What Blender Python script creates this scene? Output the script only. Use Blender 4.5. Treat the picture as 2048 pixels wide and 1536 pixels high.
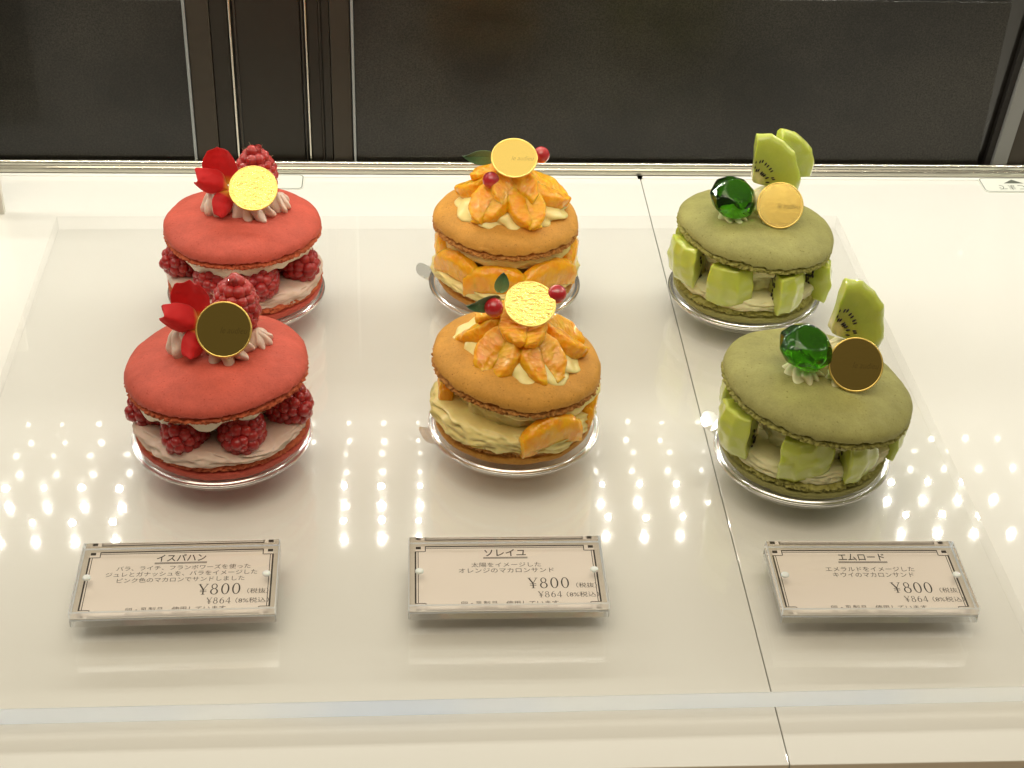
import bpy, bmesh, math, random
import numpy as np
from mathutils import Vector, Matrix, Euler

S = 0.001                      # everything below is written in millimetres
scene = bpy.context.scene
COL = scene.collection
for o in list(bpy.data.objects): bpy.data.objects.remove(o)

# ------------------------------------------------------------------ camera
cam_data = bpy.data.cameras.new('camera')
cam = bpy.data.objects.new('camera', cam_data); COL.objects.link(cam)
R_ = Matrix(((0.99810593, 0.00316224, -0.06143743),
             (-0.05232293, 0.56888366, -0.8207519),
             (0.03235533, 0.82241193, 0.56797161)))
cam.matrix_world = Matrix.Translation((0, 0, 0.45)) @ R_.to_4x4()
cam_data.sensor_width = 36.0
cam_data.lens = 36.0 * 3200 / 2048
cam_data.clip_start = 0.01; cam_data.clip_end = 50
scene.camera = cam

# ------------------------------------------------------------------ world, lamps, exposure
world = bpy.data.worlds.new('World'); scene.world = world
world.use_nodes = True
wn = world.node_tree.nodes; wl = world.node_tree.links
bg = wn['Background']
tc = wn.new('ShaderNodeTexCoord'); sp = wn.new('ShaderNodeSeparateXYZ')
rmp = wn.new('ShaderNodeValToRGB')
wl.new(tc.outputs['Generated'], sp.inputs[0]); wl.new(sp.outputs['Z'], rmp.inputs[0])
rmp.color_ramp.elements[0].position = 0.0; rmp.color_ramp.elements[0].color = (0.075, 0.064, 0.044, 1)
rmp.color_ramp.elements[1].position = 0.96; rmp.color_ramp.elements[1].color = (0.95, 0.86, 0.66, 1)
e = rmp.color_ramp.elements.new(0.62); e.color = (0.085, 0.073, 0.048, 1)
e = rmp.color_ramp.elements.new(0.84); e.color = (0.17, 0.145, 0.10, 1)
wl.new(rmp.outputs['Color'], bg.inputs['Color'])
bg.inputs['Strength'].default_value = 1.0

def lamp_strip(y, z, power, color, x0=-0.60, x1=0.80, step=0.026, rad=0.0032):
    rnd = random.Random(int(y * 1000)); lds = []
    for k in (.82, 1.0, 1.2):
        ld = bpy.data.lights.new('led_lamp', 'POINT'); ld.energy = power; ld.color = color; ld.shadow_soft_size = rad * k; lds.append(ld)
    x = -0.048 - step * math.floor((-0.048 - x0) / step)
    while x < x1:
        o = bpy.data.objects.new('led_lamp', rnd.choice(lds)); COL.objects.link(o)
        o.location = (x + rnd.uniform(-.0008, .0008), y + rnd.uniform(-.0009, .0009), z); x += step
lamp_strip(0.886, 0.25, 0.056, (1.0, 0.975, 0.865), rad=0.0018)
lamp_strip(0.849, 0.25, 0.056, (1.0, 0.975, 0.865), rad=0.0018)
lamp_strip(0.607, 0.25, 0.013, (1.0, 0.95, 0.82), rad=0.0016)
lamp_strip(0.564, 0.25, 0.013, (1.0, 0.95, 0.82), rad=0.0016)
# added warm overhead fill, out of view, for the shop's ambient light
ad = bpy.data.lights.new('shop_fill', 'AREA'); ad.shape = 'RECTANGLE'; ad.size = 1.6; ad.size_y = 0.8
ad.energy = 8.5; ad.color = (1.0, 0.86, 0.66)
ao = bpy.data.objects.new('shop_fill', ad); COL.objects.link(ao)
ao.location = (-0.1, 0.02, 1.5)
ao.rotation_euler = (Vector((0.03, 0.62, 0.0)) - Vector(ao.location)).to_track_quat('-Z', 'Y').to_euler()

scene.view_settings.view_transform = 'Standard'; scene.view_settings.look = 'None'
scene.view_settings.exposure = 0.20; scene.view_settings.gamma = 1.0
scene.render.engine = 'CYCLES'
cy = scene.cycles
cy.use_denoising = True
cy.max_bounces = 14; cy.transmission_bounces = 12; cy.transparent_max_bounces = 24; cy.glossy_bounces = 6; cy.diffuse_bounces = 4
cy.sample_clamp_indirect = 20.0
cy.blur_glossy = 0.3

# ------------------------------------------------------------------ noise
_rng = np.random.RandomState(7)
_perm = _rng.permutation(512); _grad = _rng.normal(size=(512, 3)); _grad /= np.linalg.norm(_grad, axis=1)[:, None]
def noise(P, freq=1.0, seed=0):
    P = np.asarray(P, float) * freq + seed * 17.37
    i = np.floor(P).astype(int); f = P - i; u = f * f * f * (f * (f * 6 - 15) + 10)
    def g(dx, dy, dz):
        h = _perm[(_perm[(_perm[(i[:, 0] + dx) & 511] + i[:, 1] + dy) & 511] + i[:, 2] + dz) & 511]
        return (_grad[h] * (f - np.array([dx, dy, dz]))).sum(1)
    def L(a, b, t): return a + (b - a) * t
    x00 = L(g(0,0,0), g(1,0,0), u[:,0]); x10 = L(g(0,1,0), g(1,1,0), u[:,0])
    x01 = L(g(0,0,1), g(1,0,1), u[:,0]); x11 = L(g(0,1,1), g(1,1,1), u[:,0])
    return L(L(x00, x10, u[:,1]), L(x01, x11, u[:,1]), u[:,2]) * 1.6

# ------------------------------------------------------------------ materials
MATS = {}
def new_mat(name):
    m = bpy.data.materials.new(name); m.use_nodes = True
    MATS[name] = m
    return m, m.node_tree.nodes, m.node_tree.links, m.node_tree.nodes['Principled BSDF']
def C4(c): return (c[0], c[1], c[2], 1.0)
def noise_node(n, l, scale_per_mm, detail=3.0, rough=0.55):
    t = n.new('ShaderNodeTexCoord'); k = n.new('ShaderNodeTexNoise')
    k.inputs['Scale'].default_value = scale_per_mm * 1000; k.inputs['Detail'].default_value = detail
    k.inputs['Roughness'].default_value = rough
    l.new(t.outputs['Object'], k.inputs['Vector'])
    return k
def simple(name, col, rough=0.5, var=0.0, var_scale=0.2, bump=0.0, bump_scale=1.0, sss=0.0, sss_r=1.0, coat=0.0, coat_rough=0.05,
           metallic=0.0, col2=None, spec=0.5, trans=0.0, ior=1.45, bump_dist=0.3, sheen=0.0, sss_col=(1.0, .5, .3)):
    m, n, l, b = new_mat(name)
    b.inputs['Base Color'].default_value = C4(col); b.inputs['Roughness'].default_value = rough
    b.inputs['Metallic'].default_value = metallic; b.inputs['Specular IOR Level'].default_value = spec
    b.inputs['Coat Weight'].default_value = coat; b.inputs['Coat Roughness'].default_value = coat_rough
    b.inputs['Transmission Weight'].default_value = trans; b.inputs['IOR'].default_value = ior
    b.inputs['Sheen Weight'].default_value = sheen
    if sss:
        b.inputs['Subsurface Weight'].default_value = sss; b.inputs['Subsurface Radius'].default_value = sss_col
        b.inputs['Subsurface Scale'].default_value = sss_r * S
    if var or col2:
        k = noise_node(n, l, var_scale, 5.0)
        r = n.new('ShaderNodeValToRGB'); r.color_ramp.elements[0].position = 0.32; r.color_ramp.elements[1].position = 0.68
        c2 = col2 or tuple(min(1, c * (1 + var)) for c in col); c1 = col if col2 else tuple(c * (1 - var) for c in col)
        r.color_ramp.elements[0].color = C4(c1); r.color_ramp.elements[1].color = C4(c2)
        l.new(k.outputs['Fac'], r.inputs[0]); l.new(r.outputs[0], b.inputs['Base Color'])
    if bump:
        k = noise_node(n, l, bump_scale, 4.0)
        u = n.new('ShaderNodeBump'); u.inputs['Strength'].default_value = bump; u.inputs['Distance'].default_value = bump_dist * S
        l.new(k.outputs['Fac'], u.inputs['Height']); l.new(u.outputs[0], b.inputs['Normal'])
    return m

def shell_mat(name, col, speck):
    """smooth baked macaron skin: faint mottling, pin-prick specks, very fine grain"""
    m, n, l, b = new_mat(name)
    k = noise_node(n, l, 0.07, 6.0, .65); r = n.new('ShaderNodeValToRGB')
    r.color_ramp.elements[0].position = 0.3; r.color_ramp.elements[1].position = 0.7
    r.color_ramp.elements[0].color = C4([c * .82 for c in col]); r.color_ramp.elements[1].color = C4([min(1, c * 1.12) for c in col])
    l.new(k.outputs['Fac'], r.inputs[0])
    k2 = noise_node(n, l, 0.9, 2.0); r2 = n.new('ShaderNodeValToRGB')
    r2.color_ramp.elements[0].position = 0.24; r2.color_ramp.elements[1].position = 0.36
    r2.color_ramp.elements[0].color = (1, 1, 1, 1); r2.color_ramp.elements[1].color = (0, 0, 0, 1)
    l.new(k2.outputs['Fac'], r2.inputs[0])
    mx = n.new('ShaderNodeMix'); mx.data_type = 'RGBA'
    l.new(r2.outputs[0], mx.inputs['Factor']); l.new(r.outputs[0], mx.inputs['A']); mx.inputs['B'].default_value = C4(speck)
    k4 = noise_node(n, l, 1.1, 4.0, .7); r4 = n.new('ShaderNodeValToRGB')
    r4.color_ramp.elements[0].position = .3; r4.color_ramp.elements[1].position = .7
    r4.color_ramp.elements[0].color = (.90, .89, .88, 1); r4.color_ramp.elements[1].color = (1.06, 1.07, 1.09, 1)
    m4 = n.new('ShaderNodeMix'); m4.data_type = 'RGBA'; m4.blend_type = 'MULTIPLY'; m4.inputs['Factor'].default_value = 1.0
    l.new(k4.outputs['Fac'], r4.inputs[0]); l.new(mx.outputs['Result'], m4.inputs['A']); l.new(r4.outputs[0], m4.inputs['B'])
    l.new(m4.outputs['Result'], b.inputs['Base Color'])
    b.inputs['Roughness'].default_value = 0.6; b.inputs['Specular IOR Level'].default_value = 0.22
    k3 = noise_node(n, l, 0.9, 6.0, .72); u = n.new('ShaderNodeBump'); u.inputs['Strength'].default_value = 0.5; u.inputs['Distance'].default_value = 0.35 * S
    l.new(k3.outputs['Fac'], u.inputs['Height']); l.new(u.outputs[0], b.inputs['Normal'])
    return m
shell_mat('red_shell', (0.56, 0.100, 0.066), (0.40, 0.045, 0.025))
shell_mat('orange_shell', (0.63, 0.305, 0.055), (0.34, 0.12, 0.018))
shell_mat('green_shell', (0.33, 0.315, 0.105), (0.18, 0.15, 0.03))
simple('red_foot', (0.50, 0.085, 0.032), 0.85, col2=(0.66, 0.17, 0.07), var_scale=.5, bump=.6, bump_scale=1.3)
simple('orange_foot', (0.46, 0.17, 0.03), 0.85, col2=(0.64, 0.31, 0.08), var_scale=.5, bump=.6, bump_scale=1.3)
simple('green_foot', (0.27, 0.25, 0.045), 0.85, col2=(0.43, 0.41, 0.13), var_scale=.5, bump=.6, bump_scale=1.3)
simple('rose_cream', (0.78, 0.60, 0.50), 0.36, var=.05, sss=.3, sss_r=1.2, bump=.3, bump_scale=.8)
simple('white_cream', (0.86, 0.76, 0.60), 0.42, var=.04, sss=.25, sss_r=1.2)
simple('yellow_cream', (0.88, 0.74, 0.30), 0.32, var=.06, sss=.3, sss_r=1.2, bump=.3, bump_scale=.7)
simple('pistachio_cream', (0.78, 0.74, 0.44), 0.5, var=.07, sss=.25, sss_r=1.2, bump=.4, bump_scale=.8)
simple('raspberry_skin', (0.30, 0.013, 0.017), 0.3, col2=(0.48, 0.036, 0.030), var_scale=.12, sss=.6, sss_r=2.2, sss_col=(1, .12, .1), bump=.1, bump_scale=1.5, coat=.3, coat_rough=.2)
simple('raspberry_bright', (0.34, 0.016, 0.016), 0.32, col2=(0.50, 0.04, 0.032), var_scale=.12, sss=.6, sss_r=2.2, sss_col=(1, .12, .1), bump=.1, bump_scale=1.5, coat=.3, coat_rough=.2)
simple('berry_hair', (0.62, 0.42, 0.25), 0.6)
simple('dew', (1, .96, .95), 0.02, trans=1.0, ior=1.33)
simple('currant_skin', (0.42, 0.012, 0.02), 0.12, col2=(0.55, 0.03, 0.03), var_scale=.15, sss=.5, sss_r=2.0, sss_col=(1, .15, .1), coat=1.0)
simple('dark_calyx', (0.02, 0.008, 0.006), 0.8)
simple('seed_black', (0.016, 0.010, 0.008), 0.35)
simple('gem_jelly', (0.04, 0.24, 0.003), 0.04, trans=1.0, ior=1.40, coat=.6, bump=.10, bump_scale=.18, bump_dist=1.0)
simple('silver_rim', (0.80, 0.78, 0.72), 0.16, metallic=1.0)
simple('white_shelf', (0.80, 0.79, 0.75), 0.32, coat=1.0, coat_rough=0.035, spec=.3)
simple('rail_metal', (0.62, 0.60, 0.52), 0.22, metallic=1.0, bump=.03, bump_scale=.05)
simple('line_dark', (0.10, 0.11, 0.09), 0.6)
simple('ink', (0.035, 0.026, 0.020), 0.7)
simple('ink_grey', (0.075, 0.06, 0.05), 0.7)
simple('card_grey', (0.58, 0.52, 0.44), 0.7)
simple('card_pink', (0.78, 0.70, 0.63), 0.7)
simple('pin_plastic', (0.80, 0.84, 0.82), 0.25, sss=.3, sss_r=1.0)
simple('sticker_paper', (0.72, 0.74, 0.68), 0.45)
simple('counter_tan', (0.50, 0.33, 0.16), 0.5, var=.2, var_scale=.05)
simple('void_dark', (0.010, 0.008, 0.006), 0.7)
simple('back_gloss', (0.008, 0.007, 0.005), 0.3, coat=1.0, coat_rough=0.02)
simple('frame_brown', (0.042, 0.034, 0.024), 0.40, metallic=.4, var=.15, var_scale=.01, bump=.05, bump_scale=.1)
simple('frame_black', (0.016, 0.013, 0.008), 0.42, metallic=.2)
simple('frame_edge', (0.30, 0.32, 0.32), 0.35, metallic=.6)
simple('post_grey', (0.20, 0.20, 0.19), 0.45, metallic=.3)
simple('post_white', (0.72, 0.70, 0.62), 0.4)

def door_mat():
    m, n, l, b = new_mat('door_panel')
    k = noise_node(n, l, 0.9, 5.0, .8); r = n.new('ShaderNodeValToRGB')
    r.color_ramp.elements[0].position = .40; r.color_ramp.elements[1].position = .66
    r.color_ramp.elements[0].color = (0.004, 0.0035, 0.0025, 1); r.color_ramp.elements[1].color = (0.030, 0.028, 0.022, 1)
    l.new(k.outputs['Fac'], r.inputs[0])
    kb = noise_node(n, l, .012, 5.0, .6); rb = n.new('ShaderNodeValToRGB')  # broad mottling: smudges, plus faint reflections painted into the colour
    rb.color_ramp.elements[0].position = .35; rb.color_ramp.elements[1].position = .68
    rb.color_ramp.elements[0].color = (.55, .52, .50, 1); rb.color_ramp.elements[1].color = (1.5, 1.42, 1.30, 1)
    mb_ = n.new('ShaderNodeMix'); mb_.data_type = 'RGBA'; mb_.blend_type = 'MULTIPLY'; mb_.inputs['Factor'].default_value = 1.0
    l.new(kb.outputs['Fac'], rb.inputs[0]); l.new(r.outputs[0], mb_.inputs['A']); l.new(rb.outputs[0], mb_.inputs['B']); l.new(mb_.outputs['Result'], b.inputs['Base Color'])
    mr = n.new('ShaderNodeMapRange'); mr.inputs['To Min'].default_value = .26; mr.inputs['To Max'].default_value = .46
    l.new(kb.outputs['Fac'], mr.inputs['Value']); l.new(mr.outputs[0], b.inputs['Roughness'])
    b.inputs['Roughness'].default_value = .36; b.inputs['Specular IOR Level'].default_value = .3
    b.inputs['Coat Weight'].default_value = .25; b.inputs['Coat Roughness'].default_value = 0.12; b.inputs['Coat IOR'].default_value = 1.55
    u = n.new('ShaderNodeBump'); u.inputs['Strength'].default_value = .22; u.inputs['Distance'].default_value = .3 * S
    l.new(k.outputs['Fac'], u.inputs['Height']); l.new(u.outputs[0], b.inputs['Normal'])
door_mat()

def fresnel_mix(name, tint, refl_col=(1, 1, 1), f0=0.04, rough=0.0, gain=1.0, haze=0.0):
    """thin clear plastic: light passes straight through, the surface mirrors by angle"""
    m, n, l, b = new_mat(name); n.remove(b)
    out = n['Material Output']
    ge = n.new('ShaderNodeNewGeometry'); dt = n.new('ShaderNodeVectorMath'); dt.operation = 'DOT_PRODUCT'
    l.new(ge.outputs['Incoming'], dt.inputs[0]); l.new(ge.outputs['Normal'], dt.inputs[1])
    def M(op, a=None, b_=None):
        q = n.new('ShaderNodeMath'); q.operation = op; q.use_clamp = False
        for i, v in enumerate((a, b_)):
            if v is None: continue
            if isinstance(v, (int, float)): q.inputs[i].default_value = v
            else: l.new(v, q.inputs[i])
        return q.outputs[0]
    c = M('ABSOLUTE', dt.outputs['Value']); q = M('SUBTRACT', 1.0, c); q5 = M('POWER', q, 5.0)
    f = M('ADD', M('MULTIPLY', q5, (1 - f0) * gain), f0 * gain)
    f = M('MINIMUM', f, 1.0)
    t = n.new('ShaderNodeBsdfTransparent'); t.inputs['Color'].default_value = C4(tint)
    g = n.new('ShaderNodeBsdfGlossy'); g.inputs['Roughness'].default_value = rough; g.inputs['Color'].default_value = C4(refl_col)
    if haze:                                     # finger-wiped film: part of the mirror image is smeared
        g2 = n.new('ShaderNodeBsdfGlossy'); g2.inputs['Roughness'].default_value = .075; g2.inputs['Color'].default_value = C4(refl_col)
        gx = n.new('ShaderNodeMixShader'); gx.inputs[0].default_value = haze
        l.new(g.outputs[0], gx.inputs[1]); l.new(g2.outputs[0], gx.inputs[2]); g = gx
    x = n.new('ShaderNodeMixShader'); l.new(f, x.inputs[0]); l.new(t.outputs[0], x.inputs[1]); l.new(g.outputs[0], x.inputs[2])
    l.new(x.outputs[0], out.inputs['Surface'])
    return m
fresnel_mix('acrylic_face', (0.998, 0.998, 0.996), haze=.16)
fresnel_mix('cup_plastic', (0.90, 0.90, 0.89), f0=.09, rough=.06, gain=1.8)
fresnel_mix('cup_rim', (0.88, 0.88, 0.86), f0=.62, rough=.16, gain=1.0)

def glass_mat(name, col, rough, ior=1.49):
    m, n, l, b = new_mat(name)
    b.inputs['Base Color'].default_value = C4(col); b.inputs['Transmission Weight'].default_value = 1.0
    b.inputs['Roughness'].default_value = rough; b.inputs['IOR'].default_value = ior
    return m
glass_mat('acrylic_edge', (0.985, 0.99, 0.985), 0.04, 1.75)
glass_mat('acrylic_satin', (0.985, 0.985, 0.97), 0.45, 1.5)
def soft_edge():
    m, n, l, b = new_mat('acrylic_soft'); out = n['Material Output']
    b.inputs['Base Color'].default_value = (.98, .99, .98, 1); b.inputs['Transmission Weight'].default_value = 1.0; b.inputs['Roughness'].default_value = .05; b.inputs['IOR'].default_value = 1.6
    t = n.new('ShaderNodeBsdfTransparent'); x = n.new('ShaderNodeMixShader'); x.inputs[0].default_value = .84
    l.new(b.outputs[0], x.inputs[1]); l.new(t.outputs[0], x.inputs[2]); l.new(x.outputs[0], out.inputs['Surface'])
soft_edge()
def glint_edge_mat():
    m, n, l, b = new_mat('painted_glint_edge'); out = n['Material Output']
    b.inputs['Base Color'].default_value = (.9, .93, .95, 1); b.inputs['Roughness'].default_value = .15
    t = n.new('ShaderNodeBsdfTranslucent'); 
    k = noise_node(n, l, .006, 3.0); r = n.new('ShaderNodeValToRGB'); r.color_ramp.elements[0].position = .35; r.color_ramp.elements[1].position = .6  # pale blue and white noise paints the edge's dispersion into its colour
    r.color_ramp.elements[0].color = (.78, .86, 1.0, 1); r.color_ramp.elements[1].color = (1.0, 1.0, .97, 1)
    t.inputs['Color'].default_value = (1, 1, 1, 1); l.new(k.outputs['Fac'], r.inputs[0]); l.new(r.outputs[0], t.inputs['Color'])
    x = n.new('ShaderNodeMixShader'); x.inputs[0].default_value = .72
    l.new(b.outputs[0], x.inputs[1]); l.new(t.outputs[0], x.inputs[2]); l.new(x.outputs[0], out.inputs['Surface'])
glint_edge_mat()
glass_mat('acrylic_block', (0.985, 0.985, 0.975), 0.0)

def foil_mat(name, crinkle, rough):
    m, n, l, b = new_mat(name)
    b.inputs['Base Color'].default_value = (0.90, 0.66, 0.19, 1); b.inputs['Metallic'].default_value = 1.0
    b.inputs['Roughness'].default_value = rough
    if crinkle:
        t = n.new('ShaderNodeTexCoord'); mp = n.new('ShaderNodeMapping'); mp.inputs['Scale'].default_value = (330, 800, 800)
        mp.inputs['Rotation'].default_value = (0, 0, .35)
        k = n.new('ShaderNodeTexNoise'); k.inputs['Scale'].default_value = 1.0; k.inputs['Detail'].default_value = 3
        l.new(t.outputs['Object'], mp.inputs[0]); l.new(mp.outputs[0], k.inputs['Vector'])
        u = n.new('ShaderNodeBump'); u.inputs['Strength'].default_value = crinkle; u.inputs['Distance'].default_value = .6 * S
        l.new(k.outputs['Fac'], u.inputs['Height']); l.new(u.outputs[0], b.inputs['Normal'])
    return m
foil_mat('gold_foil', 1.0, .24)
foil_mat('gold_smooth', .04, .10)
foil_mat('gold_satin', .03, .27)
foil_mat('gold_edge', 0, .4)
simple('gold_print', (0.62, 0.45, 0.14), 0.14, metallic=1.0)

def petal_mat():
    m, n, l, b = new_mat('petal_red')
    b.inputs['Roughness'].default_value = .6; b.inputs['Specular IOR Level'].default_value = .25; b.inputs['Subsurface Weight'].default_value = .3
    b.inputs['Subsurface Radius'].default_value = (1, .1, .08); b.inputs['Subsurface Scale'].default_value = 1.0 * S
    b.inputs['Sheen Weight'].default_value = .15
    at = n.new('ShaderNodeAttribute'); at.attribute_name = 'along'
    r = n.new('ShaderNodeValToRGB')
    r.color_ramp.elements[0].position = 0.02; r.color_ramp.elements[0].color = (0.75, 0.42, 0.03, 1)
    r.color_ramp.elements[1].position = 0.24; r.color_ramp.elements[1].color = (0.58, 0.012, 0.014, 1)
    l.new(at.outputs['Fac'], r.inputs[0]); l.new(r.outputs[0], b.inputs['Base Color'])
    k = noise_node(n, l, .5, 3); u = n.new('ShaderNodeBump'); u.inputs['Strength'].default_value = .15; u.inputs['Distance'].default_value = .3 * S
    l.new(k.outputs['Fac'], u.inputs['Height']); l.new(u.outputs[0], b.inputs['Normal'])
petal_mat()

def leaf_mat():
    m, n, l, b = new_mat('mint_leaf')
    at = n.new('ShaderNodeAttribute'); at.attribute_name = 'along'
    r = n.new('ShaderNodeValToRGB')
    r.color_ramp.elements[0].color = (0.19, 0.30, 0.10, 1); r.color_ramp.elements[1].color = (0.05, 0.13, 0.04, 1)
    r.color_ramp.elements[1].position = .8
    l.new(at.outputs['Fac'], r.inputs[0]); l.new(r.outputs[0], b.inputs['Base Color'])
    b.inputs['Roughness'].default_value = .5; b.inputs['Sheen Weight'].default_value = .3
    k = noise_node(n, l, .8, 3); u = n.new('ShaderNodeBump'); u.inputs['Strength'].default_value = .4; u.inputs['Distance'].default_value = .4 * S
    l.new(k.outputs['Fac'], u.inputs['Height']); l.new(u.outputs[0], b.inputs['Normal'])
leaf_mat()

def orange_mat():
    """orange flesh: juice sacs running along the segment under a wet glaze"""
    m, n, l, b = new_mat('orange_flesh')
    t = n.new('ShaderNodeTexCoord'); mp = n.new('ShaderNodeMapping'); mp.inputs['Scale'].default_value = (480, 170, 480)
    l.new(t.outputs['Object'], mp.inputs[0])
    k = n.new('ShaderNodeTexVoronoi'); k.inputs['Scale'].default_value = 1.0; l.new(mp.outputs[0], k.inputs['Vector'])
    k2 = noise_node(n, l, .14, 4)
    r = n.new('ShaderNodeValToRGB'); r.color_ramp.elements[0].position = .3; r.color_ramp.elements[1].position = .72
    r.color_ramp.elements[0].color = (0.90, 0.33, 0.001, 1); r.color_ramp.elements[1].color = (1.0, 0.50, 0.003, 1)
    l.new(k2.outputs['Fac'], r.inputs[0])
    rv = n.new('ShaderNodeValToRGB'); rv.color_ramp.elements[0].position = .45; rv.color_ramp.elements[1].position = .85
    rv.color_ramp.elements[0].color = (0, 0, 0, 1); rv.color_ramp.elements[1].color = (.28, .28, .28, 1)
    l.new(k.outputs['Distance'], rv.inputs[0])
    mv = n.new('ShaderNodeMix'); mv.data_type = 'RGBA'; mv.inputs['B'].default_value = (1.0, 0.62, 0.03, 1)   # pale sac walls
    l.new(rv.outputs[0], mv.inputs['Factor']); l.new(r.outputs[0], mv.inputs['A']); l.new(mv.outputs['Result'], b.inputs['Base Color'])
    b.inputs['Roughness'].default_value = .45; b.inputs['Specular IOR Level'].default_value = .25
    b.inputs['Subsurface Weight'].default_value = .85; b.inputs['Subsurface Radius'].default_value = (1, .5, .06); b.inputs['Subsurface Scale'].default_value = 3.0 * S
    b.inputs['Coat Weight'].default_value = 1.0; b.inputs['Coat IOR'].default_value = 1.5; b.inputs['Coat Roughness'].default_value = .025
    u = n.new('ShaderNodeBump'); u.inputs['Strength'].default_value = .7; u.inputs['Distance'].default_value = .7 * S
    l.new(k.outputs['Distance'], u.inputs['Height']); l.new(u.outputs[0], b.inputs['Normal'])
    u2 = n.new('ShaderNodeBump'); u2.inputs['Strength'].default_value = .8; u2.inputs['Distance'].default_value = 1.1 * S
    k3 = noise_node(n, l, .45, 2); l.new(k3.outputs['Fac'], u2.inputs['Height']); l.new(u2.outputs[0], b.inputs['Coat Normal'])
orange_mat()

def kiwi_mat():
    """kiwi flesh coloured by distance from the core, with faint rays"""
    m, n, l, b = new_mat('kiwi_flesh')
    at = n.new('ShaderNodeAttribute'); at.attribute_name = 'radial'
    k = noise_node(n, l, .22, 5, .65)
    ad = n.new('ShaderNodeMath'); ad.operation = 'MULTIPLY_ADD'; ad.inputs[1].default_value = .34
    l.new(k.outputs['Fac'], ad.inputs[0]); l.new(at.outputs['Fac'], ad.inputs[2])
    r = n.new('ShaderNodeValToRGB'); els = r.color_ramp.elements
    els[0].position = .30; els[0].color = (0.72, 0.64, 0.30, 1)
    els[1].position = .46; els[1].color = (0.40, 0.43, 0.075, 1)
    q = els.new(.74); q.color = (0.42, 0.49, 0.068, 1)
    q = els.new(1.0); q.color = (0.52, 0.58, 0.085, 1)
    l.new(ad.outputs[0], r.inputs[0]); l.new(r.outputs[0], b.inputs['Base Color'])
    b.inputs['Roughness'].default_value = .32
    b.inputs['Subsurface Weight'].default_value = .8; b.inputs['Subsurface Radius'].default_value = (.8, 1, .15); b.inputs['Subsurface Scale'].default_value = 3.2 * S
    b.inputs['Coat Weight'].default_value = 1.0; b.inputs['Coat Roughness'].default_value = .06
    k3 = noise_node(n, l, .5, 3); u2 = n.new('ShaderNodeBump'); u2.inputs['Strength'].default_value = .35; u2.inputs['Distance'].default_value = .5 * S
    l.new(k3.outputs['Fac'], u2.inputs['Height']); l.new(u2.outputs[0], b.inputs['Normal']); l.new(u2.outputs[0], b.inputs['Coat Normal'])
kiwi_mat()

# ------------------------------------------------------------------ object helpers
def thing(name, loc, label, cat, group=None, rz=0.0):
    o = bpy.data.objects.new(name, None); COL.objects.link(o)
    o.location = [c * S for c in loc]; o.rotation_euler = (0, 0, rz)
    o.empty_display_size = .01
    o['label'] = label; o['category'] = cat
    if group: o['group'] = group
    return o
def mesh(name, V, F, mats, idx=None, smooth=True, attr=None):
    me = bpy.data.meshes.new(name)
    me.from_pydata((np.asarray(V, float) * S).tolist(), [], [list(map(int, f)) for f in F])
    for m in ([mats] if isinstance(mats, str) else mats): me.materials.append(MATS[m])
    if idx is not None: me.polygons.foreach_set('material_index', np.asarray(idx, np.int32))
    me.polygons.foreach_set('use_smooth', np.full(len(me.polygons), smooth))
    if attr:
        a = me.attributes.new(attr[0], 'FLOAT', 'POINT'); a.data.foreach_set('value', np.asarray(attr[1], np.float32))
    me.update()
    return me
def put(name, me, parent=None, loc=(0, 0, 0), rot=(0, 0, 0), scale=(1, 1, 1), mat=None):
    o = bpy.data.objects.new(name, me); COL.objects.link(o)
    if parent: o.parent = parent
    o.location = [c * S for c in loc]; o.rotation_euler = rot; o.scale = scale
    return o
def box_arrays(lo, hi):
    x0, y0, z0 = lo; x1, y1, z1 = hi
    V = [(x0,y0,z0),(x1,y0,z0),(x1,y1,z0),(x0,y1,z0),(x0,y0,z1),(x1,y0,z1),(x1,y1,z1),(x0,y1,z1)]
    F = [(3,2,1,0),(4,5,6,7),(0,1,5,4),(1,2,6,5),(2,3,7,6),(3,0,4,7)]
    return V, F
def box_mesh(name, lo, hi, mat, bevel=0.0, seg=2, idx=None):
    V, F = box_arrays(lo, hi)
    bm = bmesh.new(); vs = [bm.verts.new(v) for v in V]; 
    for f in F: bm.faces.new([vs[i] for i in f])
    bmesh.ops.recalc_face_normals(bm, faces=bm.faces)
    if bevel: bmesh.ops.bevel(bm, geom=list(bm.edges), offset=bevel, segments=seg, affect='EDGES', profile=.5)
    bmesh.ops.scale(bm, vec=(S, S, S), verts=bm.verts)
    me = bpy.data.meshes.new(name); bm.to_mesh(me); bm.free()
    for m in ([mat] if isinstance(mat, str) else mat): me.materials.append(MATS[m])
    if idx: 
        for p in me.polygons: p.material_index = idx(p.normal)
    return me
def grid(nu, nv, wrap=True):
    """quads for nv rings of nu points"""
    F = []
    for j in range(nv - 1):
        for i in range(nu if wrap else nu - 1):
            a = j * nu + i; b = j * nu + (i + 1) % nu
            F.append((a, b, b + nu, a + nu))
    return F
def lathe(profile, n=96):
    th = np.linspace(0, 2 * np.pi, n, endpoint=False)
    V = np.concatenate([np.stack([r * np.cos(th), r * np.sin(th), np.full(n, z)], 1) for r, z in profile])
    return V, grid(n, len(profile))
_bm = bmesh.new(); bmesh.ops.create_icosphere(_bm, subdivisions=3, radius=1.0)
ICO3 = (np.array([v.co[:] for v in _bm.verts]), [tuple(v.index for v in f.verts) for f in _bm.faces]); _bm.free()
_bm = bmesh.new(); bmesh.ops.create_icosphere(_bm, subdivisions=2, radius=1.0)
ICO2 = (np.array([v.co[:] for v in _bm.verts]), [tuple(v.index for v in f.verts) for f in _bm.faces]); _bm.free()
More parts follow.
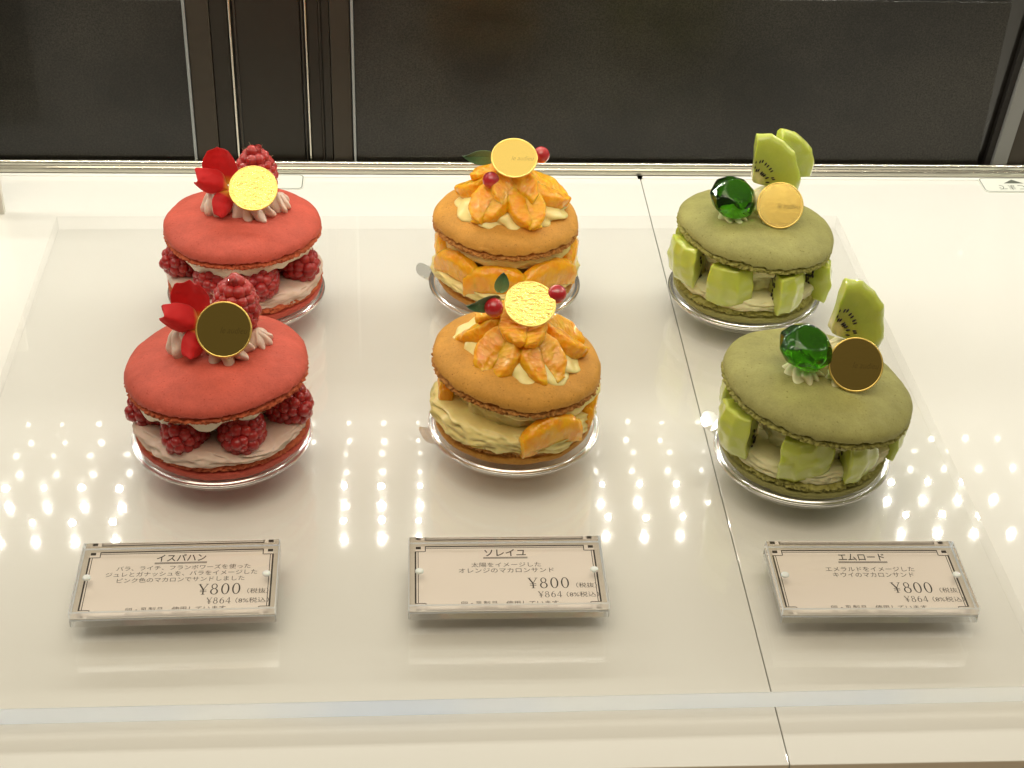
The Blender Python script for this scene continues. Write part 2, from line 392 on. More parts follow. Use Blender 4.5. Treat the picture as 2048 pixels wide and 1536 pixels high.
class MB:
    """collects pieces of one mesh"""
    def __init__(s): s.V = []; s.F = []; s.I = []; s.n = 0; s.A = []
    def add(s, V, F, idx=0, a=None):
        V = np.asarray(V, float); s.V.append(V); s.F += [tuple(i + s.n for i in f) for f in F]; s.I += [idx] * len(F)
        s.A.append(np.zeros(len(V)) if a is None else a); s.n += len(V)
    def mesh(s, name, mats, smooth=True, attr=None):
        return mesh(name, np.concatenate(s.V), s.F, mats, s.I, smooth, (attr, np.concatenate(s.A)) if attr else None)

# ------------------------------------------------------------------ macaron shells
def shell_mesh(name, R, seed, skin, foot, flip=False, dh=9.0, fh=4.2, rag=1.0):
    n = 440
    prof = []                                    # (r, z, kind)   kind 0 skin, 1 foot
    for t in np.linspace(0.0, 1.0, 26):
        r = R * math.sin(t * math.pi / 2) ** 0.8
        z = fh + .5 + dh * max(0.0, 1 - (r / R) ** 3.3) ** 0.50
        prof.append((max(r, .02), z, 0))
    prof += [(R + .05, fh + .1, 0), (R - .35, fh - .35, 0), (R - 2.8, fh - .55, 0)]
    for t in np.linspace(0, 1, 9):
        prof.append((R - 2.2 + 2.2 * math.sin(t * math.pi) ** .5 - .4 * t, fh - 1.0 - (fh - 1.0) * t, 1))
    prof += [(R - 3.5, -.15, 1), (R - 8, .2, 1), (1.0, .2, 1)]
    th = np.linspace(0, 2 * np.pi, n, endpoint=False); V = []; 
    for r, z, k in prof: V.append(np.stack([r * np.cos(th), r * np.sin(th), np.full(n, z)], 1))
    V = np.concatenate(V); kind = np.repeat([p[2] for p in prof], n); ring = np.repeat(np.arange(len(prof)), n)
    rr = np.hypot(V[:, 0], V[:, 1]); u = V.copy(); u[:, 2] = 0; u /= np.maximum(rr, 1e-6)[:, None]
    # outline never a perfect circle, skin gently uneven
    wob = noise(np.stack([u[:, 0], u[:, 1], np.zeros(len(V))], 1), 1.1, seed) * 1.3 + noise(u, 3.5, seed + 3) * .35
    edge = np.clip(rr / R, 0, 1) ** 2
    V += u * (wob * edge)[:, None]
    V[:, 2] += np.where(kind == 0, noise(V, .06, seed) * .6 + noise(V, .22, seed + 5) * .22, 0)
    # the skin's lower lip is ragged, the foot is spongy
    lip = (kind == 0) & (ring >= 24)
    V[lip, 2] += (noise(V[lip], .2, seed + 1) * .8 + noise(V[lip], .7, seed + 2) * .5) * rag
    ft = (kind == 1) & (rr > R - 6)
    d = noise(V[ft] * np.array([1, 1, 1.4]), .75, seed + 4); d2 = noise(V[ft], 1.6, seed + 6)
    V[ft] += u[ft] * (np.minimum(d, .22) * 2.0 + d2 * .6)[:, None] * rag
    V[ft, 2] += noise(V[ft], .3, seed + 8) * .5 * rag
    F = grid(n, len(prof)); I = [1 if prof[min(j + 1, len(prof) - 1)][2] else 0 for j in range(len(prof) - 1) for _ in range(n)]
    # fill the pole
    F.append(tuple(range(n - 1, -1, -1))); I.append(0)
    F.append(tuple((len(prof) - 1) * n + i for i in range(n))); I.append(1)
    F = [f[::-1] for f in F]
    if flip:
        V[:, 2] = (fh + dh + .5) - V[:, 2]; F = [f[::-1] for f in F]
    return mesh(name, V, F, [skin, foot], I)

# ------------------------------------------------------------------ raspberries
def raspberry_mesh(seed, L=21.0, W=10.6, skin='raspberry_skin'):
    rnd = random.Random(seed); mb = MB()
    def rad(t): return W * (1 - (1 - t) ** 2.6) ** .55 * (1 - .38 * t ** 2.2) if t < 1 else 0
    rad = lambda t: W * math.sqrt(max(0, 1 - ((t - .36) / .66) ** 2)) * (1 if t > .36 else .97)
    rows = 7
    core = [(max(.1, rad(t) - 1.9), t * L) for t in np.linspace(.02, .97, 14)]
    V, F = lathe(core, 24); mb.add(V, F, 0)
    for j in range(rows):
        t = .10 + .87 * j / (rows - 1); r = max(0, rad(min(t, .985)) - 2.9)
        k = max(1, round(2 * math.pi * (r + .8) / 4.1)) if r > .8 else 1
        for i in range(k):
            a = 2 * math.pi * (i + (j % 2) * .5 + rnd.uniform(-.08, .08)) / k + seed
            d = 3.05 * rnd.uniform(.86, 1.12)
            c = np.array([r * math.cos(a), r * math.sin(a), t * L + rnd.uniform(-.3, .3)])
            out = np.array([math.cos(a), math.sin(a), (t - .4) * 1.4]); out /= np.linalg.norm(out)
            P = ICO2[0] * d; 
            P = P + np.outer(P @ out, out) * .12
            mb.add(P + c, ICO2[1], 0)
            if rnd.random() < .38:                      # a dried style, a fine curling hair
                b = c + out * d * 1.05; h = rnd.uniform(1.4, 3.4)
                s = np.array([rnd.gauss(0, 1), rnd.gauss(0, 1), rnd.gauss(0, 1)]) * .5
                pts = [b, b + out * h * .5 + s * .4, b + out * h * .8 + s * 1.3]
                side = np.cross(out, [.3, .5, .8]); side /= np.linalg.norm(side); w = .085
                up = np.cross(out, side)
                PV = []
                for p, ww in zip(pts, (w, w * .8, w * .3)):
                    for q in (side, up - side * .5, -up - side * .5): PV.append(p + q * ww)
                mb.add(PV, grid(3, 3), 1)
    return mb.mesh('raspberry', [skin, 'berry_hair'])
RASP = [raspberry_mesh(s) for s in (1, 2, 3)]
RASP_TOP = [raspberry_mesh(s, L=23.5, W=10.9, skin='raspberry_bright') for s in (4, 5)]

# ------------------------------------------------------------------ cream
def rosette_mesh(name, R, H, mat, seed, lobes=8, twist=.9, star=.2, tip=True):
    n, m = 160, 40; V = []
    rnd = random.Random(seed); th = np.linspace(0, 2 * np.pi, n, endpoint=False)
    ph = rnd.uniform(0, 6)
    for j in range(m):
        t = j / (m - 1)
        r = R * (1 - t ** 1.7) ** .62 * (.86 + .14 * min(1, t * 5)) + (.25 if t > .97 else 0)
        k = star * (1 - .55 * t)
        ang = th + twist * t + ph
        w = np.abs(np.sin(ang * lobes / 2)) ** 1.1
        rr = r * (1 - k + 2 * k * (w - .4)) * (1 + .07 * np.sin(th * 2 + seed) + .05 * np.sin(th * 3 + 2 * seed))
        V.append(np.stack([rr * np.cos(th), rr * np.sin(th), np.full(n, t * H) - (w - .5) * 1.0 * (1 - t) * (t > 0)], 1))
    V = np.concatenate(V); V += np.stack([noise(V, .18, seed), noise(V, .18, seed + 9), noise(V, .18, seed + 4) * .6], 1) * 1.1
    F = grid(n, m); F.append(tuple((m - 1) * n + i for i in range(n)))
    return mesh(name, V, F, mat)
def cream_ring_mesh(name, R, z0, z1, mat, seed, bulge=1.5, ridge=.8, lobe=1.5, wave=6, inner=6.0, drop=0.0):
    """spread layer of piped cream: bulging ridged rim, uneven lower edge"""
    n = 360; prof = []
    h = z1 - z0
    for t in np.linspace(0, 1, 24):
        a = -math.pi / 2 + math.pi * t
        prof.append((R - 2.5 + math.cos(a) * (2.5 + bulge), z0 + h * (.5 + .5 * math.sin(a))))
    prof = [(inner, z0), (R * .6, z0), (R - 5, z0)] + prof + [(R - 5, z1 + .3), (R * .6, z1 + .3), (inner, z1)]
    V, F = lathe(prof, n)
    th = np.arctan2(V[:, 1], V[:, 0]); rr = np.hypot(V[:, 0], V[:, 1]); u = np.stack([np.cos(th), np.sin(th), 0 * th], 1)
    e = np.clip((rr - R + 8) / 8, 0, 1)
    big = noise(u, wave / 6.3, seed) * lobe + noise(u, wave / 2.2, seed + 2) * lobe * .5
    V += u * (big * e)[:, None]
    zz = (V[:, 2] - z0) / h
    q = np.stack([u[:, 0] * 3.2, u[:, 1] * 3.2, V[:, 2] * .55 + th * .6], 1)      # long ridges that run round and climb
    V += u * (((.5 - 2 * np.abs(noise(q, .9, seed + 5))) * ridge + noise(q, 2.3, seed + 6) * ridge * .55) * e)[:, None]
    V[:, 2] += noise(np.stack([u[:, 0], u[:, 1], zz * .5], 1), wave / 3.0, seed + 7) * e * (1.4 * lobe / 1.5)
    if drop:
        d = np.clip(noise(u, wave / 2.6, seed + 11) + .15, 0, 1) * drop
        V[:, 2] -= d * e * (1 - zz)
    return mesh(name, V, F, mat)

# ------------------------------------------------------------------ fruit
def orange_mesh(seed, L=15.0, Rr=17.0, alpha=30, name='orange_segment', base=1.6, rough=1.0, blunt=.75):
    """a peeled segment: long axis x, thin edge at the origin, round back at +y, thickness z"""
    nu, nv = 34, 36; V = []; rnd = random.Random(seed)
    al = math.radians(alpha) / 2
    for j in range(nv):
        f = -1 + 2 * j / (nv - 1); ph = f * math.radians(84)
        l = L * math.sin(ph); rm = Rr * max(.34, math.cos(ph)) ** blunt
        for i in range(nu):
            a = 2 * math.pi * i / nu
            # rounded wedge section
            c, s = math.cos(a), math.sin(a)
            y = rm * (.52 + .48 * np.sign(c) * abs(c) ** .75)
            half = (base + y * math.tan(al)) * (1 - .2 * max(0, c) ** 3) * (.55 + .45 * max(0, math.cos(ph)) ** .5)
            V.append((l, y, half * np.sign(s) * abs(s) ** .7))
    V = np.array(V)
    d = noise(V * np.array([.55, 1.1, 1.1]), .34, seed) * .9 * rough + noise(V * np.array([.5, 1, 1]), .9, seed + 3) * .25
    V[:, 1] += d; V[:, 2] += noise(V * np.array([.5, 1, 1]), .28, seed + 8) * .8 * rough + noise(V * np.array([.3, 1, 1]), .8, seed + 9) * .22
    V[:, 1] -= .012 * V[:, 0] ** 2 * .6
    F = grid(nu, nv); F.append(tuple(range(nu - 1, -1, -1))); F.append(tuple((nv - 1) * nu + i for i in range(nu)))
    F = [f[::-1] for f in F]
    return mesh(name, V, F, 'orange_flesh')
ORANGE = [orange_mesh(s) for s in (11, 12, 13, 14)]
SLAB = [orange_mesh(s, L=15, Rr=17, alpha=10, base=3.4, rough=.8, blunt=.38) for s in (16, 17, 18)]

def kiwi_mesh(seed, R=16.0, angle=70, H=17.0, facets=3, seeds='sides', name='kiwi_piece', inner=1.8, bevel=1.5):
    """cut piece: core on the z axis, outer skin side faces +x"""
    rnd = random.Random(seed); A = math.radians(angle); bm = bmesh.new()
    pts = [(inner * math.cos(-A/2), inner * math.sin(-A/2))]
    for k in range(facets + 1):
        a = -A/2 + A * k / facets; r = R * (1 + rnd.uniform(-.035, .035))
        pts.append((r * math.cos(a), r * math.sin(a)))
    pts.append((inner * math.cos(A/2), inner * math.sin(A/2)))
    layers = 5; rings = []
    for j in range(layers):
        t = j / (layers - 1); k = 1 - .10 * (2 * t - 1) ** 2
        rings.append([bm.verts.new((x * k, y * k, (t - .5) * H)) for x, y in pts])
    m = len(pts)
    for j in range(layers - 1):
        for i in range(m): bm.faces.new((rings[j][i], rings[j][(i + 1) % m], rings[j + 1][(i + 1) % m], rings[j + 1][i]))
    bm.faces.new(rings[0][::-1]); bm.faces.new(rings[-1])
    sharp = [e for e in bm.edges if e.calc_face_angle(0) > .28]
    bmesh.ops.bevel(bm, geom=sharp, offset=bevel, segments=3, affect='EDGES', profile=.6)
    bmesh.ops.triangulate(bm, faces=[f for f in bm.faces if len(f.verts) > 4])
    for _ in range(3): bmesh.ops.subdivide_edges(bm, edges=[e for e in bm.edges if e.calc_length() > 1.6], cuts=1, use_grid_fill=True)
    bmesh.ops.triangulate(bm, faces=bm.faces)
    bm.verts.ensure_lookup_table(); bm.verts.index_update()
    V = np.array([v.co[:] for v in bm.verts]); F = [tuple(v.index for v in f.verts) for f in bm.faces]; bm.free()
    V = V + np.stack([noise(V, .16, seed), noise(V, .16, seed + 1), noise(V, .16, seed + 2)], 1) * (.9 if seeds == 'sides' else .4)
    mb = MB(); mb.add(V, F, 0, np.hypot(V[:, 0], V[:, 1]) / R)
    sv = ICO2[0]
    if seeds == 'caps':
        for side in (1, -1):
            k = int(angle / 8.5)
            for i in range(k):
                for row in range(2):
                    a = -A/2 + A * (i + .5 + rnd.uniform(-.25, .25)) / k; r = R * (.27 + .15 * row + rnd.uniform(-.02, .06))
                    if rnd.random() < .22: continue
                    P = sv * np.array([1.1, .45, .35]); c, s = math.cos(a), math.sin(a)
                    P = np.stack([P[:, 0] * c - P[:, 1] * s, P[:, 0] * s + P[:, 1] * c, P[:, 2]], 1)
                    mb.add(P + np.array([r * c, r * s, side * H / 2 * .93 + side * .12]), ICO2[1], 1, np.ones(len(P)))
    else:
        for side in (1, -1):
            for i in range(22):
                r = R * rnd.choice([.36, .44, .52]) + rnd.uniform(-.4, .4); z = (rnd.random() - .5) * H * .86
                a = side * A / 2; P = sv * np.array([.62, .35, 1.0]); c, s = math.cos(a), math.sin(a)
                P = np.stack([P[:, 0] * c - P[:, 1] * s, P[:, 0] * s + P[:, 1] * c, P[:, 2]], 1)
                mb.add(P + np.array([r * c - side * s * .12, r * s + side * c * .12, z]), ICO2[1], 1, np.ones(len(P)))
    me = mb.mesh(name, ['kiwi_flesh', 'seed_black'], attr='radial')
    return me
KIWI = [kiwi_mesh(s, R=19.0, angle=72, H=20.5) for s in (21, 22, 23)]

def gem_mesh():
    bm = bmesh.new(); rings = []
    for r, z, off in ((5.0, -6.0, 0), (9.5, -2.2, .5), (11.6, 1.2, 0), (9.6, 4.6, .5), (6.6, 7.2, 0)):
        rings.append([bm.verts.new((r * math.cos((i + off) * math.pi / 4), r * math.sin((i + off) * math.pi / 4), z)) for i in range(8)])
    for j in range(4):
        for i in range(8):
            a, b = rings[j][i], rings[j][(i + 1) % 8]; k = 1 if (j % 2 == 1) else 0
            c, d = rings[j + 1][i], rings[j + 1][(i + 1) % 8]
            if j % 2 == 0:
                bm.faces.new((a, b, c)); bm.faces.new((b, d, c))
            else:
                bm.faces.new((a, b, d)); bm.faces.new((a, d, c))
    bm.faces.new(rings[0][::-1]); bm.faces.new(rings[-1])
    bmesh.ops.recalc_face_normals(bm, faces=bm.faces)
    bmesh.ops.bevel(bm, geom=list(bm.edges), offset=.55, segments=2, affect='EDGES', profile=.5)
    bmesh.ops.scale(bm, vec=(S, S, S), verts=bm.verts)
    me = bpy.data.meshes.new('jelly_gem'); bm.to_mesh(me); bm.free(); me.materials.append(MATS['gem_jelly'])
    me.polygons.foreach_set('use_smooth', np.array([q.area < 6e-6 for q in me.polygons]))
    return me
GEM = gem_mesh()

def currant_mesh():
    mb = MB(); mb.add(ICO3[0] * 4.4, ICO3[1], 0)
    V, F = lathe([(1.1, -4.2), (1.25, -4.9), (.7, -5.6), (.15, -5.3)], 12); V += noise(V, 1.2, 2)[:, None] * .25
    mb.add(V, F, 1); return mb.mesh('red_currant', ['currant_skin', 'dark_calyx'])
CURRANT = currant_mesh()

def blade_mesh(name, L, W, mat, seed, cup=.3, bend=.5, edge=0.0, tipcut=1.0, thick=.2, notch=0.0, roll=0.0, veins=0.0):
    """petal or leaf: grows along +z from the origin, its face looks to -y"""
    nu, nv = 25, 33; top = []
    for j in range(nv):
        t = j / (nv - 1)
        w = W * (math.sin(math.pi * min(1, t ** .75 * tipcut)) ** .7 if t > 0 else 0) + W * .10
        if t > .97: w *= .8
        for i in range(nu):
            s = -1 + 2 * i / (nu - 1)
            x = s * w * .5; y = -cup * W * (s * s) * .5 + bend * L * t * t * .5
            z = L * t - notch * max(0, t - .7) * abs(math.sin(s * 2.6 + seed)) * L * .5
            y += roll * W * max(0, s) ** 2
            if veins: y += veins * (math.exp(-(s / .08) ** 2) - .5 * abs(math.sin((t * 7 - abs(s) * 1.6) * math.pi)) * .6)
            top.append((x, y, z))
    top = np.array(top); al = np.repeat(np.linspace(0, 1, nv), nu)
    nz = np.stack([noise(top, .11, seed), noise(top, .11, seed + 1), noise(top, .11, seed + 2)], 1)
    top = top + nz * 1.0 * al[:, None] + np.stack([0 * al, noise(top, .3, seed + 3) * edge * al, 0 * al], 1)
    bot = top + np.array([0, thick, 0]); V = np.concatenate([top, bot]); N = len(top)
    F = grid(nu, nv, False); G = [tuple(i + N for i in f[::-1]) for f in F]
    per = list(range(nu)) + [j * nu + nu - 1 for j in range(1, nv)] + [(nv - 1) * nu + i for i in range(nu - 2, -1, -1)] + [j * nu for j in range(nv - 2, 0, -1)]
    B = [(per[k], per[(k + 1) % len(per)] , per[(k + 1) % len(per)] + N, per[k] + N) for k in range(len(per))]
    return mesh(name, V, F + G + [b[::-1] for b in B], mat, attr=('along', np.concatenate([al, al])))

# ------------------------------------------------------------------ lettering
FONT_DG = []
def text_arrays(body, x0, x1, yc, h, shear=0.0, bold=0.0):
    """outline letters fitted to the box x0..x1, centred on yc, h tall"""
    c = bpy.data.curves.new('lettering', 'FONT'); c.body = body; c.resolution_u = 3; c.shear = shear; c.offset = bold
    o = bpy.data.objects.new('lettering', c); COL.objects.link(o)
    dg = bpy.context.evaluated_depsgraph_get(); me = bpy.data.meshes.new_from_object(o.evaluated_get(dg))
    V = np.array([v.co[:] for v in me.vertices]); F = [tuple(p.vertices) for p in me.polygons]
    bpy.data.objects.remove(o); bpy.data.curves.remove(c); bpy.data.meshes.remove(me)
    lo, hi = V.min(0), V.max(0); sp = np.maximum(hi - lo, 1e-6)
    V[:, 0] = x0 + (V[:, 0] - lo[0]) / sp[0] * (x1 - x0); V[:, 1] = yc + ((V[:, 1] - lo[1]) / sp[1] - .5) * h; V[:, 2] = 0
    return V, F
def ring2(cx, cy, a, b, ia, ib, n=36, t0=0, t1=2 * math.pi):
    th = np.linspace(t0, t1, n); o = np.stack([cx + a * np.cos(th), cy + b * np.sin(th), 0 * th], 1); i = np.stack([cx + ia * np.cos(th), cy + ib * np.sin(th), 0 * th], 1)
    return np.concatenate([o, i]), [(k, k + 1, k + 1 + n, k + n) for k in range(n - 1)]
def bar2(x0, y0, x1, y1, w):
    d = np.array([x1 - x0, y1 - y0]); d /= np.linalg.norm(d); q = np.array([-d[1], d[0]]) * w / 2
    P = [(x0 + q[0], y0 + q[1], 0), (x0 - q[0], y0 - q[1], 0), (x1 - q[0], y1 - q[1], 0), (x1 + q[0], y1 + q[1], 0)]
    return np.array(P), [(0, 1, 2, 3)]
def serif_text(mb, body, x0, x1, yc, h, idx):
    """old-style serif figures with thick and thin strokes: only the yen sign and digits the cards use"""
    n = len(body); w = (x1 - x0) / n
    for k, ch in enumerate(body):
        pcs = []
        if ch == '0': pcs = [ring2(.5, .5, .40, .52, .25, .47)]
        elif ch == '8': pcs = [ring2(.5, .76, .30, .25, .19, .20), ring2(.5, .27, .38, .29, .24, .24)]
        elif ch == '6': pcs = [ring2(.52, .32, .38, .33, .23, .28), ring2(.85, .36, .71, .66, .57, .62, 20, math.pi * .56, math.pi * 1.02)]
        elif ch == '4': pcs = [bar2(.66, 0, .66, 1.0, .13), bar2(.08, .27, .92, .27, .06), bar2(.10, .27, .64, .98, .055), bar2(.5, .012, .84, .012, .03)]
        elif ch == '¥': pcs = [bar2(.5, 0, .5, .5, .13), bar2(.5, .46, .12, .97, .13), bar2(.5, .46, .88, .97, .06), bar2(.18, .42, .82, .42, .045), bar2(.18, .27, .82, .27, .045),
                               bar2(.32, .012, .68, .012, .035), bar2(-.02, .985, .32, .985, .035), bar2(.70, .985, 1.0, .985, .035)]
        for q, (V, F) in enumerate(pcs):
            V = V.copy(); V[:, 0] = x0 + (k + V[:, 0] * .94) * w; V[:, 1] = yc + (V[:, 1] - .5) * h; V[:, 2] = q * .0015
            mb.add(V, F, idx)

# ================================================================== THE SETTING
def struct(name, me, loc=(0, 0, 0)):
    o = put(name, me, None, loc); o['kind'] = 'structure'; return o
ZS = -8.6                                              # top of the white shelf
SEAM = 141.6
for x0, x1 in ((-420, SEAM - .2), (SEAM + .2, 620)):
    sh = struct('shelf', box_mesh('shelf', (x0, 409, ZS - 9), (x1, 886.8, ZS), 'white_shelf', .35, 2))
    lip = put('lip', box_mesh('lip', (x0 + 1.2, 887.6, ZS - 9), (x1 - 1.2, 891.2, ZS + .1), 'white_shelf', .8, 3), sh)
struct('shelf_underlay', box_mesh('shelf_underlay', (-420, 404, ZS - 14), (620, 899, ZS - 9.5), 'line_dark'))
struct('counter', box_mesh('counter', (-700, 300, ZS - 60), (900, 420, ZS - 22), 'counter_tan', 2))
struct('back_wall', box_mesh('back_wall', (-700, 905, -80), (900, 915, 300), 'back_gloss'))

t = thing('back_rail', (0, 0, 0), 'slim silver metal rail along the far edge of the white shelf', 'rail')
V = []; prof = [(892, -9), (892, -6.2), (892.3, -5.4), (893.2, -5.0), (893.4, -4.2), (893.2, -3.4), (893.6, -2.2), (894.6, -1.6), (895.8, -1.7), (896.4, -2.4), (896.4, -9)]
nx = 2
VV = np.array([(x, y, z) for x in (-700, 900) for y, z in prof]); n_ = len(prof)
FF = [(i, i + 1, i + 1 + n_, i + n_) for i in range(n_ - 1)]
r1 = put('rail_profile', mesh('rail_profile', VV, [f[::-1] for f in FF], 'rail_metal'), t)

def door(x0, x1, ztop, label):
    t = thing('sliding_door', (0, 0, 0), label, 'door', 'dark sliding doors behind the shelf')
    put('door_panel', box_mesh('door_panel', (x0, 899, -8), (x1, 903, ztop), 'door_panel', .4), t)
    return t
d1 = door(-420, -134.0, 99.5, 'dark grey grainy door panel on the red cakes\' side, narrower in view')
d2 = door(-34.6, 358, 104.0, 'wide dark grey grainy door panel behind the orange and green cakes')
put('edge_strip', box_mesh('edge_strip', (-133.9, 896.8, -8), (-132.2, 900.5, 140), 'frame_edge', .3), d1)
put('edge_strip', box_mesh('edge_strip', (-36.2, 896.8, -8), (-34.7, 900.5, 140), 'frame_edge', .3), d2)

t = thing('door_frame', (0, 0, 0), 'dark brown grooved metal frame between the two grey door panels', 'door frame')
put('stile', box_mesh('stile', (-132.0, 898, -8), (-118.6, 904, 140), 'frame_brown', .5), t)
put('stile', box_mesh('stile', (-118.3, 899, -8), (-108.2, 904, 140), 'frame_black', .3), t)
put('groove_bead', box_mesh('groove_bead', (-107.4, 897.6, -8), (-106.2, 900, 140), 'rail_metal', .4), t)
put('groove_bead', box_mesh('groove_bead', (-104.6, 898.2, -8), (-103.7, 900, 140), 'frame_brown', .3), t)
put('inset_panel', box_mesh('inset_panel', (-103.4, 899.5, -8), (-66.2, 904, 140), 'frame_black', .3), t)
put('groove_bead', box_mesh('groove_bead', (-65.2, 898.2, -8), (-64.4, 900, 140), 'frame_brown', .3), t)
put('groove_bead', box_mesh('groove_bead', (-63.2, 897.6, -8), (-62.2, 900, 140), 'rail_metal', .4), t)
put('stile', box_mesh('stile', (-61.6, 899, -8), (-55.2, 904, 140), 'frame_black', .3), t)
put('groove_bead', box_mesh('groove_bead', (-54.9, 897.8, -8), (-54.2, 900, 140), 'frame_brown', .2), t)
put('stile', box_mesh('stile', (-53.6, 898.6, -8), (-49.0, 904, 140), 'frame_black', .4), t)
put('stile', box_mesh('stile', (-48.6, 898, -8), (-37.0, 904, 140), 'frame_brown', .4), t)

t = thing('corner_post', (0, 0, 0), 'leaning grey metal post at the right end of the dark doors', 'post')
pv, pf = box_arrays((366.5, 896.6, -8), (375.5, 902, 140)); pv = np.array(pv, float); pv[:, 0] += (pv[:, 2] + 8) * .085
put('face', mesh('face', pv, pf, 'post_grey', smooth=False), t)
pv, pf = box_arrays((376.2, 898.0, -8), (420, 904, 140)); pv = np.array(pv, float); pv[:, 0] += (pv[:, 2] + 8) * .085
put('return', mesh('return', pv, pf, 'frame_brown', smooth=False), t)
pv, pf = box_arrays((362.5, 899.5, -8), (366.2, 904, 140)); pv = np.array(pv, float); pv[:, 0] += (pv[:, 2] + 8) * .085
put('shadow_gap', mesh('shadow_gap', pv, pf, 'void_dark', smooth=False), t)

t = thing('divider_panel', (0, 0, 0), 'thin white upright panel cut off by the left edge of the picture', 'divider')
put('panel', box_mesh('panel', (-330, 838, ZS + .05), (-237.8, 842, 88), 'post_white', .4), t)

# clear acrylic sheet the cakes stand on
t = thing('acrylic_sheet', (25.3, 630, 0), 'large clear acrylic sheet with a polished edge lying on the white shelf', 'acrylic sheet', rz=math.radians(.55))
me = box_mesh('sheet', (-227.2, -192.6, -8.35), (227.2, 192.6, 0), ['acrylic_face', 'acrylic_soft', 'painted_glint_edge'], .25, 1, idx=lambda nn: 0 if abs(nn.z) > .9 else (2 if nn.y < -.6 else 1))
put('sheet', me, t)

# stickers on the shelf's back lip
def sticker(x0, x1, body, label, tri, size, y0=870.6, y1=889.6, tx=None):
    t = thing('shelf_sticker', ((x0 + x1) / 2, (y0 + y1) / 2, ZS + .12), label, 'sticker', 'stickers at the back of the shelf')
    w, h = (x1 - x0) / 2, (y1 - y0) / 2
    def rr(w, h, r, z):
        P = []
        for cx, cy_, a0 in ((w - r, h - r, 0), (-w + r, h - r, 90), (-w + r, -h + r, 180), (w - r, -h + r, 270)):
            for k in range(7): a = math.radians(a0 + 15 * k); P.append((cx + r * math.cos(a), cy_ + r * math.sin(a), z))
        return np.array(P)
    top = rr(w, h, 3.0, .35); bot = rr(w, h, 3.0, -.1); n = len(top)
    F = [tuple(range(n))] + [(i, i + n, (i + 1) % n + n, (i + 1) % n) for i in range(n)]
    put('paper', mesh('paper', np.concatenate([top, bot]), F, 'sticker_paper', smooth=False), t)
    mb = MB(); a = rr(w - .5, h - .5, 2.7, .40); b = rr(w - 1.0, h - 1.0, 2.4, .40)
    mb.add(np.concatenate([a, b]), [(i, (i + 1) % n, (i + 1) % n + n, i + n) for i in range(n)])
    V, F = text_arrays(body, *(tx or (-size * len(body) / 2, size * len(body) / 2)), 0, size * 1.1); V = -V; V[:, 2] = .41; V[:, 1] -= 3.4 if tri else 1.5
    mb.add(V, F)
    if tri: mb.add(np.array([(-6.5, 2.0, .41), (6.5, 2.0, .41), (0, 7.2, .41)]), [(0, 1, 2)])
    put('lettering', mb.mesh('lettering', ['line_dark'], False), t)
sticker(-112, -66.6, '陳列面', 'small pale sticker with dark lettering, half hidden behind a red cake', False, 3.6, tx=(3, 15.5))
sticker(356.2, 399, 'ここまで', 'small pale sticker with a black triangle at the shelf\'s far corner', True, 5.6)

